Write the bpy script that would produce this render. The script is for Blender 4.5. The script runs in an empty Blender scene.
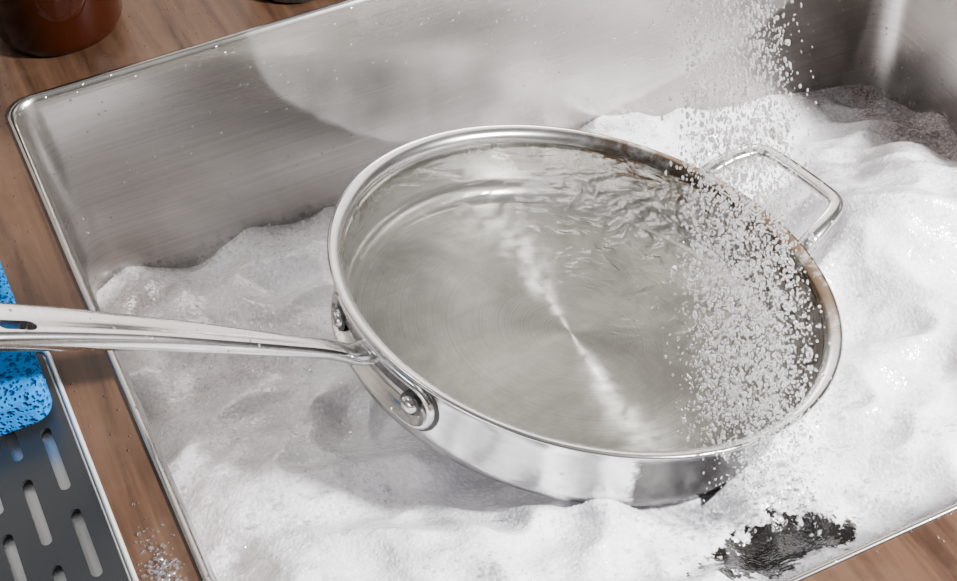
import bpy, bmesh, math, random
import numpy as np
from mathutils import Vector, Matrix, noise
random.seed(4); rng=np.random.default_rng(4)
scn=bpy.context.scene
# ---------------------------------------------------------------- camera
f=1550.
A=np.array([[0.9009,-0.3299,0.2825],[-0.4330,-0.6333,0.6416],[-0.0328,-0.7003,-0.7134]])
U,S_,V_=np.linalg.svd(A);M=U@V_
cam=bpy.data.cameras.new('camera');co=bpy.data.objects.new('camera',cam);scn.collection.objects.link(co)
cam.sensor_width=36;cam.lens=f/957*36;cam.clip_start=.02
R=Matrix([[M[i,0],-M[i,1],-M[i,2]] for i in range(3)])
co.matrix_world=Matrix.Translation((0,0,.604))@R.to_4x4()
scn.camera=co
# ---------------------------------------------------------------- helpers
def link(o,parent=None):
    scn.collection.objects.link(o)
    if parent: o.parent=parent
    return o
def mesh_obj(name,verts,faces,mat=None,smooth=True,parent=None):
    me=bpy.data.meshes.new(name);me.from_pydata([tuple(v) for v in verts],[],faces);me.update()
    if smooth: me.shade_smooth()
    o=bpy.data.objects.new(name,me)
    if mat: 
        for m in (mat if isinstance(mat,list) else [mat]): me.materials.append(m)
    return link(o,parent)
def apply_mods(o):
    dg=bpy.context.evaluated_depsgraph_get();dg.update()
    me=bpy.data.meshes.new_from_object(o.evaluated_get(dg));o.modifiers.clear();o.data=me;return o
class NM:
    def __init__(s,name):
        s.m=bpy.data.materials.new(name);s.m.use_nodes=True;s.t=s.m.node_tree;s.t.nodes.clear()
        s.out=s.t.nodes.new('ShaderNodeOutputMaterial')
    def n(s,typ,ins=None,**kw):
        nd=s.t.nodes.new(typ)
        for k,v in kw.items(): setattr(nd,k,v)
        for k,v in (ins or {}).items():
            if isinstance(v,bpy.types.NodeSocket): s.t.links.new(v,nd.inputs[k])
            else: nd.inputs[k].default_value=v
        return nd
    def ramp(s,fac,stops):
        r=s.n('ShaderNodeValToRGB',{'Fac':fac});e=r.color_ramp.elements
        while len(e)<len(stops): e.new(.5)
        for i,(p,c) in enumerate(stops):
            e[i].position=p;e[i].color=(c,c,c,1) if not isinstance(c,tuple) else (*c,1)
        return r.outputs['Color']
    def math(s,op,a,b=0.,clamp=False):
        nd=s.t.nodes.new('ShaderNodeMath');nd.operation=op;nd.use_clamp=clamp
        for i,v in enumerate((a,b)):
            if isinstance(v,bpy.types.NodeSocket): s.t.links.new(v,nd.inputs[i])
            else: nd.inputs[i].default_value=v
        return nd.outputs[0]
    def coords(s,scale=(1,1,1)):
        tc=s.n('ShaderNodeTexCoord');mp=s.n('ShaderNodeMapping',{'Vector':tc.outputs['Object'],'Scale':scale});return mp.outputs[0]
    def noise(s,vec,scale,detail=3,rough=.5,dist=0):
        return s.n('ShaderNodeTexNoise',{'Vector':vec,'Scale':scale,'Detail':detail,'Roughness':rough,'Distortion':dist}).outputs['Fac']
    def mixc(s,fac,a,b):
        nd=s.t.nodes.new('ShaderNodeMix');nd.data_type='RGBA'
        for k,v in ((0,fac),(6,a),(7,b)):
            if isinstance(v,bpy.types.NodeSocket): s.t.links.new(v,nd.inputs[k])
            else: nd.inputs[k].default_value=v if k==0 else (*v,1)
        return nd.outputs[2]
    def bump(s,h,strength,dist,normal=None):
        i={'Height':h,'Strength':strength,'Distance':dist}
        if normal: i['Normal']=normal
        return s.n('ShaderNodeBump',i).outputs[0]
    def ellip(s,sx,i,ci,ri,j,cj,rj):
        a=s.math('DIVIDE',s.math('SUBTRACT',sx.outputs[i],ci),ri);b=s.math('DIVIDE',s.math('SUBTRACT',sx.outputs[j],cj),rj)
        return s.math('SQRT',s.math('ADD',s.math('MULTIPLY',a,a),s.math('MULTIPLY',b,b)))
    def done(s,sh): s.t.links.new(sh,s.out.inputs[0]);return s.m
def droplets(s,scale=90,thr=.16,dens=.5):
    v=s.coords()
    vo=s.n('ShaderNodeTexVoronoi',{'Vector':v,'Scale':scale,'Randomness':1.})
    d=s.math('SUBTRACT',thr,vo.outputs['Distance'],True)
    sep=s.n('ShaderNodeSeparateColor',{'Color':vo.outputs['Color']})
    on=s.math('GREATER_THAN',sep.outputs[0],dens)
    return s.math('MULTIPLY',d,on)
def steel(name,scale=(8,8,500),base=.6,rough=.25,drops=True,bstr=.25,tint=(1,1,1),bounce_arc=False,reflection_and_stain=False):
    s=NM(name);v=s.coords(scale)
    br=s.noise(v,1.,4,.6)
    sm=s.noise(s.coords(),9.,5,.6)
    col=s.mixc(s.ramp(br,[(.3,0.),(.7,1.)]),tuple(base*.88*t for t in tint),tuple(base*1.08*t for t in tint))
    col=s.mixc(s.ramp(sm,[(.45,0.),(.75,.35)]),col,tuple(base*.7*t for t in (1.05,.97,.9)))
    ro=s.math('ADD',s.math('MULTIPLY',sm,.22),rough-.11)
    b=s.bump(br,bstr,.0003)
    if drops: b=s.bump(droplets(s,210,.2,.72),.7,.003,b)
    met=1.
    if bounce_arc:   # pan-bounced light painted as a paler ellipse on the basin's back wall
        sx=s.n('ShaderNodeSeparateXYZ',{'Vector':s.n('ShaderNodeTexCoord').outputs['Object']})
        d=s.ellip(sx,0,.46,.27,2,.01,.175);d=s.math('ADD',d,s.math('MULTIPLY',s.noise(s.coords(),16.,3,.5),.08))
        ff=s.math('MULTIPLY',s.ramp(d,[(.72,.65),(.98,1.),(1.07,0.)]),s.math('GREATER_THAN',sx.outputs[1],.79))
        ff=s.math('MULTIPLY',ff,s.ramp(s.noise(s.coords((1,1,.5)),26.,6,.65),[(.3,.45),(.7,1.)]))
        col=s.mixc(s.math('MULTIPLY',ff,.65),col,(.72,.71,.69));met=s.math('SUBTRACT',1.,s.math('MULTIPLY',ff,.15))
    if reflection_and_stain:  # dark reflection painted into the outer wall colour, plus brown rim stains
        sx=s.n('ShaderNodeSeparateXYZ',{'Vector':s.n('ShaderNodeTexCoord').outputs['Object']})
        d=s.ellip(sx,0,-.042,.062,1,-.148,.035)
        nz=s.noise(s.coords(),60.,5,.65)
        g=s.math('SUBTRACT',s.math('ADD',s.ramp(d,[(.3,1.),(1.,0.)]),nz),.66,True)
        low=s.ramp(s.math('MULTIPLY',sx.outputs[2],-20.),[(.1,0.),(.2,1.)])
        g=s.math('MULTIPLY',s.ramp(g,[(.0,0.),(.2,1.)]),low)
        col=s.mixc(g,col,(.016,.014,.012));met=s.math('SUBTRACT',1.,s.math('MULTIPLY',g,.6))
        g2=s.math('MULTIPLY',s.ramp(s.math('MULTIPLY',sx.outputs[0],6.),[(.45,0.),(.75,1.)]),s.ramp(s.noise(s.coords(),45.,5,.7),[(.36,0.),(.52,1.)]))
        col=s.mixc(s.math('MULTIPLY',g2,.9),col,(.15,.09,.045))
    p=s.n('ShaderNodeBsdfPrincipled',{'Base Color':col,'Metallic':met,'Roughness':ro,'Normal':b})
    return s.done(p.outputs[0])
m_sink=steel('sink_steel',base=.42,bstr=.3,tint=(1.05,1.,.95),bounce_arc=True)
m_pan=steel('pan_steel',(60,60,300),.68,.2,False,.1,reflection_and_stain=True)
m_handle=steel('handle_steel',(300,20,300),.70,.17,True,.06)
# lathe finished base
s=NM('pan_base_lathed')
tc=s.n('ShaderNodeTexCoord');sx=s.n('ShaderNodeSeparateXYZ',{'Vector':tc.outputs['Object']})
rr=s.math('SQRT',s.math('ADD',s.math('MULTIPLY',sx.outputs[0],sx.outputs[0]),s.math('MULTIPLY',sx.outputs[1],sx.outputs[1])))
rings=s.n('ShaderNodeTexNoise',{'W':s.math('MULTIPLY',rr,900.),'Scale':1.,'Detail':3.},noise_dimensions='1D').outputs['Fac']
sm=s.noise(tc.outputs['Object'],14.,6,.65,.4)
sc=s.noise(s.n('ShaderNodeMapping',{'Vector':tc.outputs['Object'],'Rotation':(0,0,.9),'Scale':(8,120,1)}).outputs[0],1.,5,.6,.6)
col=s.mixc(s.ramp(sm,[(.40,0.),(.60,1.)]),(.42,.42,.40),(.76,.76,.74))
col=s.mixc(s.ramp(rings,[(.45,0.),(.7,.45)]),col,(.34,.33,.31))
col=s.mixc(s.ramp(sc,[(.5,0.),(.75,.4)]),col,(.36,.35,.33))
tan=s.n('ShaderNodeTangent',direction_type='RADIAL',axis='Z')
p=s.n('ShaderNodeBsdfPrincipled',{'Base Color':col,'Metallic':1.,'Roughness':s.math('ADD',s.math('MULTIPLY',sm,.10),.29),'Anisotropic':.93,'Anisotropic Rotation':.25,
  'Tangent':tan.outputs[0],'Normal':s.bump(rings,.2,.0003)})
m_base=s.done(p.outputs[0])
# stained wall
s=NM('pan_wall_steel')
tc=s.n('ShaderNodeTexCoord');sx=s.n('ShaderNodeSeparateXYZ',{'Vector':tc.outputs['Object']})
st=s.noise(tc.outputs['Object'],32.,6,.7,.5)
zone=s.ramp(s.math('ADD',s.math('MULTIPLY',sx.outputs[2],20.),1.),[(.35,.1),(.55,1.),(.9,1.),(.97,.15)])
left=s.ramp(s.math('MULTIPLY',sx.outputs[0],-6.),[(.15,0.),(.45,1.)])
right=s.ramp(s.math('MULTIPLY',sx.outputs[0],6.),[(.1,.1),(.6,1.)])
side=s.math('MAXIMUM',left,right)
fac=s.math('MULTIPLY',s.math('MULTIPLY',s.ramp(st,[(.38,0.),(.5,1.)]),zone),side)
col=s.mixc(fac,(.58,.57,.55),(.075,.038,.011))
p=s.n('ShaderNodeBsdfPrincipled',{'Base Color':col,'Metallic':s.math('SUBTRACT',1.,s.math('MULTIPLY',fac,.95)),'Roughness':s.math('ADD',s.math('MULTIPLY',fac,.4),.18)})
m_wall=s.done(p.outputs[0])
# counter
s=NM('brown_counter')
v=s.coords((60,4,60));g=s.noise(v,1.,6,.65,.8);g2=s.noise(s.coords(),18.,5,.6)
col=s.mixc(s.ramp(g,[(.3,0.),(.7,1.)]),(.026,.011,.006),(.105,.055,.032))
col=s.mixc(s.ramp(g2,[(.5,0.),(.8,.5)]),col,(.14,.085,.055))
b=s.bump(droplets(s,230,.2,.7),.8,.003,s.bump(g,.2,.0008))
p=s.n('ShaderNodeBsdfPrincipled',{'Base Color':col,'Roughness':s.math('ADD',s.math('MULTIPLY',g2,.3),.2),'Normal':b,'Specular IOR Level':.4})
m_counter=s.done(p.outputs[0])
# foam
s=NM('soap_foam')
at=s.n('ShaderNodeAttribute',attribute_name='thin');ah=s.n('ShaderNodeAttribute',attribute_name='hole')
tc=s.coords()
vo=s.n('ShaderNodeTexVoronoi',{'Vector':tc,'Scale':480.});vo2=s.n('ShaderNodeTexVoronoi',{'Vector':tc,'Scale':270.})
n1=s.noise(tc,26.,5,.6);n2=s.noise(tc,120.,4,.65);n3=s.noise(tc,330.,3,.7)
patch=s.ramp(n1,[(.42,0.),(.6,1.)])
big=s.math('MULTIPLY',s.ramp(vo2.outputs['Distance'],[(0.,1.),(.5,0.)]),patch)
h=s.math('ADD',s.math('MULTIPLY',vo.outputs['Distance'],-.9),s.math('MULTIPLY',n3,.25))
h=s.math('ADD',h,s.math('MULTIPLY',big,1.4))
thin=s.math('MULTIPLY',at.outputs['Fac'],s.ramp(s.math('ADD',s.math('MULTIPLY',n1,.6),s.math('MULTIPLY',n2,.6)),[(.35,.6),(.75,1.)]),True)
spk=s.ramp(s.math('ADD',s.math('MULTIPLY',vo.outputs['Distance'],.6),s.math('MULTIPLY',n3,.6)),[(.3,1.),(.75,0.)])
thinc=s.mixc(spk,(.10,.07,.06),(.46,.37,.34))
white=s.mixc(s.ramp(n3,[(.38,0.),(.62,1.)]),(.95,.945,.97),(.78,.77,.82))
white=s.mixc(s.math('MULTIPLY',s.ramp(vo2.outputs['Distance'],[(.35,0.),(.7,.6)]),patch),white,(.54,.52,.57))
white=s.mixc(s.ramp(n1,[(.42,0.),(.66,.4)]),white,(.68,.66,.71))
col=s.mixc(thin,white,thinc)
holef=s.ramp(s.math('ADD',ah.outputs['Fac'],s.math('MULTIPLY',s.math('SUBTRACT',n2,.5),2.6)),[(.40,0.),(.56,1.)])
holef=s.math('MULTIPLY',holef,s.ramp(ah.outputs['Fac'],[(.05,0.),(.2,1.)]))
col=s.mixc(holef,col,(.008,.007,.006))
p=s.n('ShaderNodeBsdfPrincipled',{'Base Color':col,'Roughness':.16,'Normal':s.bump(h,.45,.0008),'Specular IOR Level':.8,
  'Subsurface Weight':s.math('MULTIPLY',s.math('SUBTRACT',1.,s.math('MAXIMUM',thin,holef),True),.35),'Subsurface Radius':(1,1,1),'Subsurface Scale':.004})
m_foam=s.done(p.outputs[0])
# individual bubbles
s=NM('soap_bubble')
fr=s.n('ShaderNodeLayerWeight',{'Blend':.5})
gl=s.n('ShaderNodeBsdfGlossy',{'Color':(1,1,1,1),'Roughness':.03})
df=s.n('ShaderNodeBsdfTranslucent',{'Color':(.75,.75,.8,1)})
tr=s.n('ShaderNodeBsdfTransparent',{'Color':(.97,.97,.98,1)})
m1=s.n('ShaderNodeMixShader',{0:.35,1:gl.outputs[0],2:df.outputs[0]})
mx=s.n('ShaderNodeMixShader',{0:s.math('ADD',s.math('MULTIPLY',fr.outputs['Facing'],.75),.12),1:tr.outputs[0],2:m1.outputs[0]})
m_bub=s.done(mx.outputs[0])
# water surface in pan
s=NM('pan_water')
tc=s.n('ShaderNodeTexCoord');sx=s.n('ShaderNodeSeparateXYZ',{'Vector':tc.outputs['Object']})
dx=s.math('SUBTRACT',sx.outputs[0],.085);dy=s.math('ADD',sx.outputs[1],.01)
d=s.math('SQRT',s.math('ADD',s.math('MULTIPLY',dx,dx),s.math('MULTIPLY',dy,dy)))
amp=s.ramp(s.math('MULTIPLY',d,5.),[(.1,1.),(.60,.12)])
w1=s.noise(tc.outputs['Object'],34.,3,.5,1.5)
w2=s.math('SINE',s.math('ADD',s.math('MULTIPLY',d,420.),s.math('MULTIPLY',w1,16.)))
h=s.math('MULTIPLY',s.math('ADD',w1,s.math('MULTIPLY',w2,.04)),amp)
nb=s.bump(h,1.,.008)
fr=s.n('ShaderNodeFresnel',{'IOR':1.45,'Normal':nb})
gl=s.n('ShaderNodeBsdfGlossy',{'Color':(1,1,1,1),'Roughness':.02,'Normal':nb})
tr=s.n('ShaderNodeBsdfTransparent',{'Color':(.93,.93,.91,1)})
mx=s.n('ShaderNodeMixShader',{0:fr.outputs[0],1:tr.outputs[0],2:gl.outputs[0]})
m_water=s.done(mx.outputs[0])
# droplets
s=NM('water_droplets')
p=s.n('ShaderNodeBsdfPrincipled',{'Base Color':(1,1,1,1),'Roughness':.0,'Transmission Weight':.82,'IOR':1.33,'Specular IOR Level':1.})
m_drop=s.done(p.outputs[0])
def simple(name,c,rough=.4,**kw):
    s=NM(name);ins={'Base Color':(*c,1),'Roughness':rough};ins.update(kw)
    return s.done(s.n('ShaderNodeBsdfPrincipled',ins).outputs[0])
m_dark=simple('dark_outline',(.03,.03,.03),.3)
m_black=simple('black_plastic',(.012,.014,.016),.35)
m_tray=simple('drip_tray',(.6,.61,.61),.3,Metallic=.4)
m_amber=simple('amber_glass',(.020,.004,.0012),.03,**{'IOR':1.33})
m_tumb=simple('dark_glass',(.02,.022,.02),.05,**{'Coat Weight':1.})
m_tile=simple('wall_paint',(.45,.42,.39),.5)
# sponge
s=NM('blue_sponge');tc=s.coords()
vo=s.n('ShaderNodeTexVoronoi',{'Vector':tc,'Scale':420.});vo2=s.n('ShaderNodeTexVoronoi',{'Vector':tc,'Scale':190.})
pore=s.math('MULTIPLY',s.ramp(vo.outputs['Distance'],[(.1,0.),(.45,1.)]),s.ramp(vo2.outputs['Distance'],[(.12,0.),(.35,1.)]))
col=s.mixc(pore,(.0,.06,.22),(.0,.15,.46))
p=s.n('ShaderNodeBsdfPrincipled',{'Base Color':col,'Roughness':.8,'Specular IOR Level':.05,'Normal':s.bump(pore,.8,.003)})
m_sponge=s.done(p.outputs[0])
# ---------------------------------------------------------------- rounded rect loops
def rrect(x0,x1,y0,y1,r,n=10):
    pts=[]
    for cx,cy,a0 in ((x1-r,y1-r,0),(x0+r,y1-r,90),(x0+r,y0+r,180),(x1-r,y0+r,270)):
        for k in range(n+1):
            a=math.radians(a0+90*k/n);pts.append((cx+r*math.cos(a),cy+r*math.sin(a)))
    return pts
SX0,SX1,SY0,SY1=.0466,.748,.310,.827
loops=[(-.003,.0,.018),(-.0028,.0012,.018),(-.001,.0014,.018),(.0005,.0004,.018),(.0015,-.003,.018),(.004,-.012,.019),(.012,-.12,.024),(.018,-.215,.03),(.024,-.236,.035),(.036,-.248,.04),(.055,-.252,.04)]
vs=[];fs=[];N=None
for ins,z,r in loops:
    L=rrect(SX0+ins,SX1-ins,SY0+ins,SY1-ins,r);N=len(L)
    vs+=[(x,y,z) for x,y in L]
for k in range(len(loops)-1):
    for i in range(N):
        j=(i+1)%N;fs.append((k*N+i,(k+1)*N+i,(k+1)*N+j,k*N+j))
fs.append(tuple((len(loops)-1)*N+i for i in range(N-1,-1,-1)))
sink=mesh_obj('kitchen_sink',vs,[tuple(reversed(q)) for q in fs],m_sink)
# counter ring
L=rrect(SX0-.0028,SX1+.0028,SY0-.0028,SY1+.0028,.018)
cx,cy=(SX0+SX1)/2,(SY0+SY1)/2
ox0,ox1,oy0,oy1=-.45,1.2,.12,1.0
vs=[(x,y,0.) for x,y in L]
for x,y in L:
    dx,dy=x-cx,y-cy
    t=min(((ox1-cx) if dx>0 else (cx-ox0))/abs(dx) if dx else 9e9,((oy1-cy) if dy>0 else (cy-oy0))/abs(dy) if dy else 9e9)
    vs.append((cx+dx*t,cy+dy*t,0.))
cor=[(ox1,oy1),(ox0,oy1),(ox0,oy0),(ox1,oy0)]
nb=len(vs);vs+=[(x,y,0.) for x,y in cor]
fs=[]
def side(p):
    x,y,_=vs[p]
    return 0 if abs(x-ox1)<1e-6 else 1 if abs(y-oy1)<1e-6 else 2 if abs(x-ox0)<1e-6 else 3
for i in range(N):
    j=(i+1)%N;a,b=N+i,N+j
    if side(a)!=side(b):
        best=min(range(4),key=lambda c:(vs[a][0]-cor[c][0])**2+(vs[a][1]-cor[c][1])**2+(vs[b][0]-cor[c][0])**2+(vs[b][1]-cor[c][1])**2)
        fs.append((i,a,nb+best,b,j))
    else: fs.append((i,a,b,j))
counter=mesh_obj('countertop',vs,fs,m_counter,False)
md=counter.modifiers.new('s','SOLIDIFY');md.thickness=.035;md.offset=-1
bm=bmesh.new();bm.from_mesh(counter.data);bmesh.ops.recalc_face_normals(bm,faces=bm.faces)
if bm.faces[0].normal.z<0: bmesh.ops.reverse_faces(bm,faces=bm.faces)
bm.to_mesh(counter.data);bm.free()
apply_mods(counter)
mesh_obj('wall_back',[(-.6,1.0,-.3),(1.4,1.0,-.3),(1.4,1.0,.9),(-.6,1.0,.9)],[(0,1,2,3)],m_tile,False)
# ---------------------------------------------------------------- pan frame
PC=Vector((.3349,.5916,-.0716));n=Vector((.246,.0176,.9691)).normalized()
e=Vector((math.cos(math.radians(14)),math.sin(math.radians(14)),0));e=(e-n*e.dot(n)).normalized();vv=n.cross(e)
PM=Matrix((( e.x,vv.x,n.x,PC.x),(e.y,vv.y,n.y,PC.y),(e.z,vv.z,n.z,PC.z),(0,0,0,1)))
pan=bpy.data.objects.new('frying_pan',None);link(pan);pan.matrix_world=PM
def lathe(name,prof,mats,midx,seg=160,parent=None):
    vs=[];fs=[];mi=[]
    for k,(r,w) in enumerate(prof):
        for i in range(seg):
            a=2*math.pi*i/seg;vs.append((r*math.cos(a),r*math.sin(a),w))
    for k in range(len(prof)-1):
        for i in range(seg):
            j=(i+1)%seg;fs.append((k*seg+i,k*seg+j,(k+1)*seg+j,(k+1)*seg+i));mi.append(midx(k))
    o=mesh_obj(name,vs,fs,mats,True,parent)
    for p_,m_ in zip(o.data.polygons,mi): p_.material_index=m_
    bm=bmesh.new();bm.from_mesh(o.data);bmesh.ops.remove_doubles(bm,verts=bm.verts,dist=1e-6);bmesh.ops.recalc_face_normals(bm,faces=bm.faces);bm.to_mesh(o.data);bm.free()
    return o
prof=[(.0,-.050),(.04,-.050),(.09,-.050),(.130,-.050),(.137,-.0492),(.143,-.0465),(.1472,-.0415),(.149,-.0345),(.1500,-.022),(.1512,-.008),(.1525,-.003),(.155,-.0008),(.158,.0006),(.1605,.0008),(.1615,-.0002),(.161,-.0015),(.158,-.0028),(.1555,-.005),(.1545,-.012),(.1538,-.026),(.153,-.040),(.1505,-.049),(.145,-.053),(.132,-.054),(.0,-.054)]
lathe('pan_body',prof,[m_base,m_wall,m_pan],lambda k:0 if k<4 else (1 if k<9 else 2),200,pan)
# water
vs=[(0,0,-.009)];fs=[];NR,NS=60,160
def wz(u,v): 
    d=math.hypot(u-.085,v+.03);return -.0095+.0040*u/.15+.0006*math.exp(-(d/.05)**2)*math.sin(d*420)
for k in range(1,NR+1):
    r=.1512*k/NR
    for i in range(NS):
        a=2*math.pi*i/NS;u,v=r*math.cos(a),r*math.sin(a);vs.append((u,v,wz(u,v)))
for i in range(NS): fs.append((0,1+i,1+(i+1)%NS))
for k in range(NR-1):
    for i in range(NS):
        j=(i+1)%NS;a=1+k*NS;fs.append((a+i,a+NS+i,a+NS+j,a+j))
mesh_obj('water',vs,fs,m_water,True,pan)
# long handle
HA=-.115
path=[(-.154,-.014),(-.166,-.013),(-.178,-.007),(-.19,-.001),(-.21,.0075),(-.25,.025),(-.30,.046),(-.35,.0650),(-.39,.079),(-.42,.0875),(-.438,.091),(-.446,.092)]
wid=[.020,.017,.015,.0145,.0145,.0175,.022,.0275,.0325,.0345,.028,.012]
thk=[.008,.008,.008,.008,.009,.0105,.0125,.0145,.0155,.015,.012,.006]
def cat(P,t):
    i=min(int(t),len(P)-2);u=t-i
    p=[np.atleast_1d(np.array(P[max(0,min(len(P)-1,i+k))],float)) for k in (-1,0,1,2)]
    return .5*((2*p[1])+(-p[0]+p[2])*u+(2*p[0]-5*p[1]+4*p[2]-p[3])*u*u+(-p[0]+3*p[1]-3*p[2]+p[3])*u**3)
vs=[];fs=[];K=90;Q=40
for k in range(K+1):
    t=k/K*(len(path)-1);c=cat(path,t);c2=cat(path,min(t+.01,len(path)-1.0001));c1=cat(path,max(t-.01,0))
    d=c2-c1;d/=np.linalg.norm(d);nn=np.array([d[1],-d[0]])
    if nn[1]<0: nn=-nn
    w=cat(wid,t)[0]/2;h=cat(thk,t)[0]/2
    for q in range(Q):
        a=2*math.pi*q/Q;ca,sa=math.cos(a),math.sin(a)
        x=w*math.copysign(abs(ca)**.75,ca);y=h*math.copysign(abs(sa)**.8,sa)
        if sa>0: y-=h*.3*math.exp(-(x/(w*.5))**2)*min(1,max(0,(t-3)/2))
        vs.append((c[0]+nn[0]*y,x,c[1]+nn[1]*y))
for k in range(K):
    for q in range(Q):
        r=(q+1)%Q;fs.append((k*Q+q,k*Q+r,(k+1)*Q+r,(k+1)*Q+q))
fs.append(tuple(range(Q)));fs.append(tuple(K*Q+q for q in range(Q-1,-1,-1)))
hd=mesh_obj('long_handle',vs,fs,m_handle,True,pan);hd.rotation_euler=(0,0,HA)
def stadium(L,Hh,n=12):
    pts=[]
    for sgn,a0 in ((1,-90),(-1,90)):
        for k in range(n+1):
            a=math.radians(a0+180*k/n);pts.append((sgn*(L-Hh)+Hh*math.cos(a),Hh*math.sin(a)))
    return pts
# hanging slot through the handle
d=Vector((-.30,0,.11)).normalized();up=Vector((.11,0,.30)).normalized();c0=Vector((-.366,-.006,.071))
cv=[];st=stadium(.010,.0038,8);m=len(st)
for sgn in (-.03,.03):
    cv+=[c0+d*a+Vector((0,b,0))+up*sgn for a,b in st]
cf=[tuple(range(m)),tuple(range(2*m-1,m-1,-1))]+[(i,m+i,m+(i+1)%m,(i+1)%m) for i in range(m)]
cut=mesh_obj('cutter',cv,cf,None,False,pan);cut.rotation_euler=(0,0,HA)
for o_ in (cut,hd):
    bm=bmesh.new();bm.from_mesh(o_.data);bmesh.ops.recalc_face_normals(bm,faces=bm.faces);bm.to_mesh(o_.data);bm.free()
b=hd.modifiers.new('b','BOOLEAN');b.object=cut;b.operation='DIFFERENCE';b.solver='EXACT';apply_mods(hd)
hd.data.shade_smooth();hd.data.set_sharp_from_angle(angle=math.radians(50))
bpy.data.objects.remove(cut)
# bracket plates: stadium wrapped on cylinder
def wrap_plate(name,ang0,L,Hh,wc,r0,th,mat,parent):
    vs=[];fs=[];rings=[(1.,0),(1.,th*.6),(.93,th),(.78,th),(.70,th*.6),(.3,th*.6)]
    nst=None
    for sc_,t in rings:
        st=stadium(L-(1-sc_)*Hh,Hh*sc_);dense=[]
        for i in range(len(st)):
            a,b=st[i],st[(i+1)%len(st)];m=8 if math.dist(a,b)>.01 else 1
            for q in range(m): dense.append((a[0]+(b[0]-a[0])*q/m,a[1]+(b[1]-a[1])*q/m))
        nst=len(dense)
        for a,b in dense:
            an=ang0+a/r0;r=r0+t+ (b*.04);vs.append((r*math.cos(an),r*math.sin(an),wc+b))
    for k in range(len(rings)-1):
        for i in range(nst):
            j=(i+1)%nst;fs.append((k*nst+i,k*nst+j,(k+1)*nst+j,(k+1)*nst+i))
    k0=(len(rings)-1)*nst
    h=nst//2
    for i in range(h-1):
        a,b=k0+i,k0+i+1;c,d=k0+(nst-1-i),k0+(nst-2-i)
        fs.append((a,b,d,c) if b!=d else (a,b,c))
    o=mesh_obj(name,vs,fs,mat,True,parent);return o
def rivet(name,ang,wc,r0,rad,parent):
    vs=[];fs=[];sg=24
    rd=Vector((math.cos(ang),math.sin(ang),0));tg=Vector((-math.sin(ang),math.cos(ang),0));up=Vector((0,0,1))
    pr=[(0,.0034),(rad*.45,.0032),(rad*.8,.0024),(rad*.97,.0008),(rad,-.0010),(rad,-.002)]
    for r,h in pr:
        for i in range(sg):
            a=2*math.pi*i/sg;vs.append(rd*(r0+h)+tg*(r*math.cos(a))+up*(wc+r*math.sin(a)))
    for k in range(len(pr)-1):
        for i in range(sg):
            j=(i+1)%sg;fs.append((k*sg+i,k*sg+j,(k+1)*sg+j,(k+1)*sg+i))
    mesh_obj(name,vs,fs,m_pan,True,parent)
BA=math.pi+HA
wrap_plate('bracket_outline',BA,.0580,.0180,-.0225,.1535,.0015,m_dark,pan)  # dark outline band around the bracket plate
wrap_plate('handle_bracket',BA,.056,.0160,-.0225,.154,.0042,m_handle,pan)
for i,sg in enumerate((1,-1)):
    wrap_plate(f'rivet_outline_{i+1}',BA+sg*.255,.0076,.0074,-.0225,.1555,.0018,m_dark,pan)  # dark outline ring around each rivet
    rivet(f'rivet_{i+1}',BA+sg*.255,-.0225,.1572,.0058,pan)
# helper handle
hp=[(.1545,.046,-.020),(.1560,.046,-.014),(.163,.0455,-.004),(.178,.0435,.003),(.196,.039,.0075),(.2045,.032,.009),(.2065,.02,.0095),(.207,0,.0095)]
hp=hp+[(a,-b,c) for a,b,c in hp[-2::-1]]
vs=[];fs=[];K=120;Q=16
for k in range(K+1):
    t=k/K*(len(hp)-1);c=cat(hp,t);d=cat(hp,min(t+.02,len(hp)-1.0001))-cat(hp,max(t-.02,0));d/=np.linalg.norm(d)
    up=np.array([0,0,1.]);sd=np.cross(d,up);sd/=np.linalg.norm(sd)+1e-9;up=np.cross(sd,d)
    for q in range(Q):
        a=2*math.pi*q/Q;P=c+sd*.0060*math.cos(a)+up*.0040*math.sin(a);vs.append(P)
for k in range(K):
    for q in range(Q):
        r=(q+1)%Q;fs.append((k*Q+q,k*Q+r,(k+1)*Q+r,(k+1)*Q+q))
mesh_obj('helper_handle',vs,fs,m_handle,True,pan)
for i,sg in enumerate((1,-1)):
    wrap_plate(f'helper_bracket_{i+1}',sg*.30,.014,.011,-.021,.1535,.003,m_handle,pan)
    rivet(f'helper_rivet_{i+1}',sg*.30+.0,-.026,.1565,.004,pan)
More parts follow.
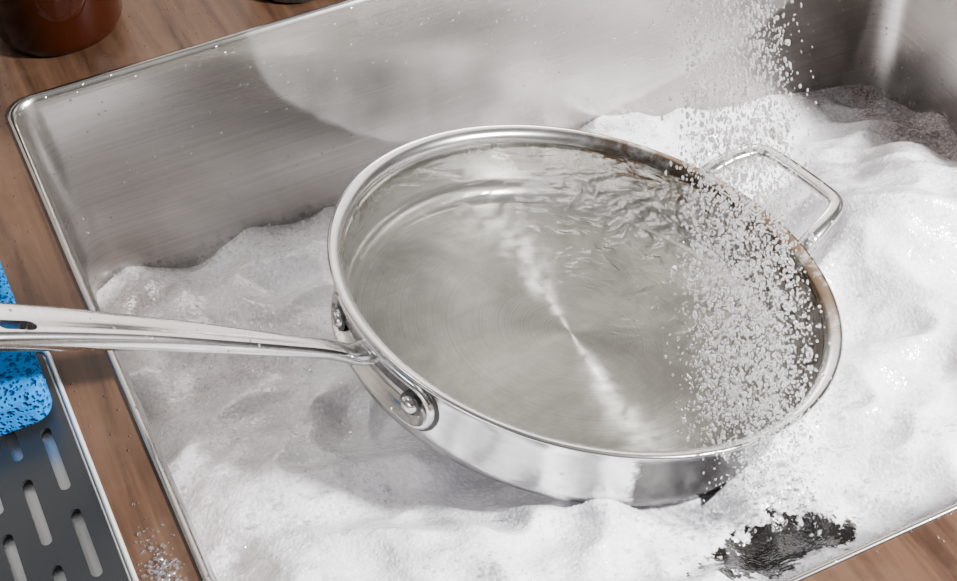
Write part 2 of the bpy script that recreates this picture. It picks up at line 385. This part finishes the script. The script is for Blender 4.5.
# ---------------------------------------------------------------- foam
GX,GY=560,420
x0,x1,y0,y1=SX0+.009,SX1-.009,SY0+.009,SY1-.009
HOLE=(.343,.391)
PMi=PM.inverted()
def G(x,y,cx,cy,sx,sy=None): 
    sy=sy or sx;return math.exp(-((x-cx)/sx)**2-((y-cy)/sy)**2)
def ss(a,b,x):
    t=max(0,min(1,(x-a)/(b-a)));return t*t*(3-2*t)
vs=[];thin=[];holes=[]
for j in range(GY+1):
    y=y0+(y1-y0)*j/GY
    for i in range(GX+1):
        x=x0+(x1-x0)*i/GX
        z=-.160-.037*ss(.1,.7,x)+.055*ss(.72,.44,y)
        z+=.055*G(x,y,.60,.60,.075)+.045*G(x,y,.60,.43,.07,.07)+.03*G(x,y,.17,.42,.08,.07)+.02*G(x,y,.30,.36,.07,.04)+.026*G(x,y,.45,.78,.1,.05)-.03*G(x,y,.70,.80,.10,.08)
        z+=.012*G(x,y,.235,.462,.04,.022)+.012*G(x,y,.46,.40,.05,.035)+.014*G(x,y,.12,.79,.06,.04)+.02*G(x,y,.66,.68,.04,.03)
        p=Vector((x,y,0))
        bil=noise.noise(p*11+Vector((5,2,0)));bil=math.sqrt(bil*bil+.003);bil2=noise.noise(p*26+Vector((9,4,0)));bil2=math.sqrt(bil2*bil2+.004)
        z+=.016*noise.fractal(p*8,1.,2.,1)+.036*(.33-bil)+.012*(.3-bil2)+.0008*noise.fractal(p*60+Vector((3,1,0)),1.,2.,3)
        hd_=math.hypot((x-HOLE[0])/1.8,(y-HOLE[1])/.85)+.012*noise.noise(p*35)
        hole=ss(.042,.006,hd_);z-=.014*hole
        L=PMi@Vector((x,y,z));r=math.hypot(L.x,L.y)
        if r<.1518:
            zb=PC.z+(-.0565-(n.x*(x-PC.x)+n.y*(y-PC.y)))/n.z
            if z>zb: z=zb
        z=max(z,-.243)
        vs.append((x,y,z))
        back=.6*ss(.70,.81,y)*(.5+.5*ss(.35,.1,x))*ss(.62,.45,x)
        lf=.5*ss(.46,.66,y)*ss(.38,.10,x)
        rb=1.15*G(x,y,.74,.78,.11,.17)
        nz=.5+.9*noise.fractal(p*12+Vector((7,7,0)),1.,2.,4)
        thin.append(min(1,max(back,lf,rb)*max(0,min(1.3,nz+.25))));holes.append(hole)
fs=[]
W=GX+1
for j in range(GY):
    for i in range(GX):
        a=j*W+i;fs.append((a,a+1,a+W+1,a+W))
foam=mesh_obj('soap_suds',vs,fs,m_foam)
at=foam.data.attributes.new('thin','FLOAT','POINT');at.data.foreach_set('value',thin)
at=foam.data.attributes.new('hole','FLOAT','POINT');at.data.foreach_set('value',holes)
FV=np.array(vs)
# ---------------------------------------------------------------- droplets mesh builder
def ico(sub):
    bm=bmesh.new();bmesh.ops.create_icosphere(bm,subdivisions=sub,radius=1.);a=np.array([v.co[:] for v in bm.verts]);b=np.array([[v.index for v in f_.verts] for f_ in bm.faces]);bm.free();return a,b
def drop_mesh(name,C,Rr,St,D,mat,sub=2,parent=None):
    iv,ifc=ico(sub)
    n_=len(C);D=D/np.linalg.norm(D,axis=1)[:,None]
    base=iv[None]*Rr[:,None,None]
    al=(iv[None]@D[:,:,None])[...,0]
    V=base+ (al*Rr[:,None]*(St[:,None]-1))[...,None]*D[:,None,:]+C[:,None,:]
    F=(ifc[None]+(np.arange(n_)*len(iv))[:,None,None]).reshape(-1,3)
    me=bpy.data.meshes.new(name);V=V.reshape(-1,3)
    me.vertices.add(len(V));me.vertices.foreach_set('co',V.ravel())
    me.loops.add(F.size);me.loops.foreach_set('vertex_index',F.ravel())
    me.polygons.add(len(F));me.polygons.foreach_set('loop_start',np.arange(0,F.size,3))
    me.update(calc_edges=True);me.shade_smooth();me.materials.append(mat)
    return link(bpy.data.objects.new(name,me),parent)
n_=13000
P0=np.array([.292,.426,.32]);P1=np.array([.364,.438,-.135])
t=rng.random(n_)
ang=rng.random(n_)*2*np.pi;rad=np.sqrt(rng.random(n_))*(.85+.3*np.abs(rng.standard_normal(n_)))
spread=(.018+.017*t)*rad
Cn=P0+(P1-P0)*t[:,None]+np.stack([np.cos(ang)*spread,np.sin(ang)*spread,0*t],1)
D=(P1-P0)+np.stack([np.cos(ang),np.sin(ang),0*t],1)*.03+rng.standard_normal((n_,3))*.03
Rr=.00031*(.85+.8*t)*np.exp(.42*rng.standard_normal(n_))
keep=np.ones(n_,bool)
for q in range(n_):
    L=PMi@Vector(Cn[q])
    if math.hypot(L.x,L.y)<.165 and L.z<-.006: keep[q]=False
drop_mesh('running_water',Cn[keep],Rr[keep],(1.2+1.8*rng.random(n_))[keep],D[keep],m_drop)
# bubbles resting on the suds (clustered)
Cb=[];Rb=[]
cand=rng.integers(0,len(FV),80000)
for q in cand:
    x,y,z=FV[q]
    if holes[q]>.45: continue
    L=PMi@Vector((x,y,z));r=math.hypot(L.x,L.y)
    if r<.158: continue
    c=noise.fractal(Vector((x,y,0))*16+Vector((2,8,0)),1.,2.,3)
    near=math.exp(-((r-.158)/.012)**2)*.6+.6*ss(.79,.815,y)+.3*math.exp(-((math.hypot((x-HOLE[0])/1.8,(y-HOLE[1])/.85)-.035)/.012)**2)+.35*thin[q]
    if rng.random()<max(0,.05+1.*c)*.6+near*.5:
        rad_=.0006*math.exp(.45*rng.standard_normal());rad_=min(rad_,.0023)
        Cb.append((x+rng.normal(0,.0006),y+rng.normal(0,.0006),z+rad_*.4));Rb.append(rad_)
    if len(Cb)>=16000: break
Cb=np.array(Cb);Rb=np.array(Rb)
drop_mesh('surface_bubbles',Cb,Rb,np.ones(len(Cb)),np.tile([0,0,1.],(len(Cb),1)),m_bub,2,foam)
# splashed suds on the counter edge
m_=420;px=.0285+rng.normal(0,.005,m_);py=.436+rng.normal(0,.016,m_)
ok=(px>.019)&(px<.0425);rb_=.0006*np.exp(.4*rng.standard_normal(m_))
Cp=np.stack([px,py,rb_*.5],1)[ok]
drop_mesh('suds_puddle',Cp,rb_[ok],np.ones(ok.sum()),np.tile([0,0,1.],(ok.sum(),1)),m_bub,2)
# ---------------------------------------------------------------- bottle, tumbler
def lathe_world(name,prof,loc,mat,seg=64):
    o=lathe(name,prof,[mat],lambda k:0,seg);o.location=loc;return o
lathe_world('amber_bottle',[(0,.004),(.03,.003),(.036,.0),(.040,.003),(.0425,.009),(.0425,.11),(.039,.122),(.03,.134),(.018,.142),(.014,.148),(.014,.17),(.0155,.171),(.0155,.178),(.012,.178),(.012,.15),(0,.15)],(.100,.897,.0),m_amber)
lathe_world('glass_tumbler',[(0,.003),(.030,.002),(.034,.0),(.037,.003),(.038,.008),(.041,.09),(.039,.09),(.036,.01),(0,.008)],(.262,.874,.0),m_tumb)
# ---------------------------------------------------------------- tray + sponge
tray=bpy.data.objects.new('drying_rack',None);link(tray)
def slab(name,x0,x1,y0,y1,z0,z1,r,bev,mat,parent=None):
    L=rrect(x0,x1,y0,y1,r,8);N=len(L)
    vs=[(x,y,z0) for x,y in L]+[(x,y,z1) for x,y in L]
    fs=[tuple(range(N-1,-1,-1)),tuple(range(N,2*N))]+[(i,(i+1)%N,N+(i+1)%N,N+i) for i in range(N)]
    o=mesh_obj(name,vs,fs,mat,False,parent)
    if bev:
        b=o.modifiers.new('b','BEVEL');b.width=bev;b.segments=3;b.limit_method='ANGLE';apply_mods(o)
    return o
mat_=slab('slotted_mat',-.16,.0125,.30,.605,.0035,.007,.008,0,m_black,tray)
cv=[];cf=[]
for c in range(9):
    cxs=.0005-.0165*c
    for r in range(6):
        cyc=.585-.056*r-(.028 if c%2 else 0)
        if cyc-.022<.306: continue
        b0=len(cv);st=stadium(.0215,.0027,6)
        cv+=[(cxs+b,cyc+a,.001) for a,b in st]+[(cxs+b,cyc+a,.012) for a,b in st];m=len(st)
        cf+=[tuple(b0+i for i in range(m)),tuple(b0+m+i for i in range(m-1,-1,-1))]+[(b0+i,b0+m+i,b0+m+(i+1)%m,b0+(i+1)%m) for i in range(m)]
cut=mesh_obj('cutter',cv,cf,None,False)
bm=bmesh.new();bm.from_mesh(cut.data);bmesh.ops.recalc_face_normals(bm,faces=bm.faces);bm.to_mesh(cut.data);bm.free()
b=mat_.modifiers.new('b','BOOLEAN');b.object=cut;b.operation='DIFFERENCE';b.solver='EXACT';apply_mods(mat_)
bpy.data.objects.remove(cut)
slab('drip_pan',-.162,.0145,.298,.607,.0,.0025,.009,.0005,m_tray,tray)
L=rrect(-.1625,.015,.2975,.6075,.0095,8);Nn=len(L);vs=[];fs=[];Q=10
for i,(x,y) in enumerate(L):
    a=Vector(L[(i+1)%Nn])-Vector(L[i-1]);a.normalize();nrm=Vector((a.y,-a.x))
    for q in range(Q):
        an=2*math.pi*q/Q;vs.append((x+nrm.x*.0016*math.cos(an),y+nrm.y*.0016*math.cos(an),.0062+.0022*math.sin(an)))
for i in range(Nn):
    for q in range(Q):
        j=(i+1)%Nn;r=(q+1)%Q;fs.append((i*Q+q,j*Q+q,j*Q+r,i*Q+r))
mesh_obj('steel_rim',vs,fs,m_tray,True,tray)
sp=slab('sponge',-.075,.009,.552,.690,.0085,.031,.012,.004,m_sponge)
# ---------------------------------------------------------------- lights + world
def area(name,loc,tgt,size,power,col=(1,1,1)):
    l=bpy.data.lights.new(name,'AREA');l.shape='DISK';l.size=size;l.energy=power;l.color=col
    o=bpy.data.objects.new(name,l);link(o);o.location=loc
    o.rotation_euler=(Vector(tgt)-Vector(loc)).to_track_quat('-Z','Y').to_euler();return o
area('flash_light',(1.15,-.15,.75),(.33,.6,-.1),.14,112,(1,.985,.965))
area('window_light',(-.7,.9,1.5),(.3,.6,0),.5,7,(.93,.96,1))
w=bpy.data.worlds.new('world');scn.world=w;w.use_nodes=True;nt=w.node_tree;bg=nt.nodes['Background']
tc=nt.nodes.new('ShaderNodeTexCoord');sp_=nt.nodes.new('ShaderNodeSeparateXYZ');nt.links.new(tc.outputs['Generated'],sp_.inputs[0])
rp=nt.nodes.new('ShaderNodeValToRGB');nt.links.new(sp_.outputs[2],rp.inputs[0])
e_=rp.color_ramp.elements;e_[0].position=.15;e_[0].color=(.05,.04,.036,1);e_[1].position=.9;e_[1].color=(1,1,1,1)
nt.links.new(rp.outputs[0],bg.inputs[0]);bg.inputs[1].default_value=.30
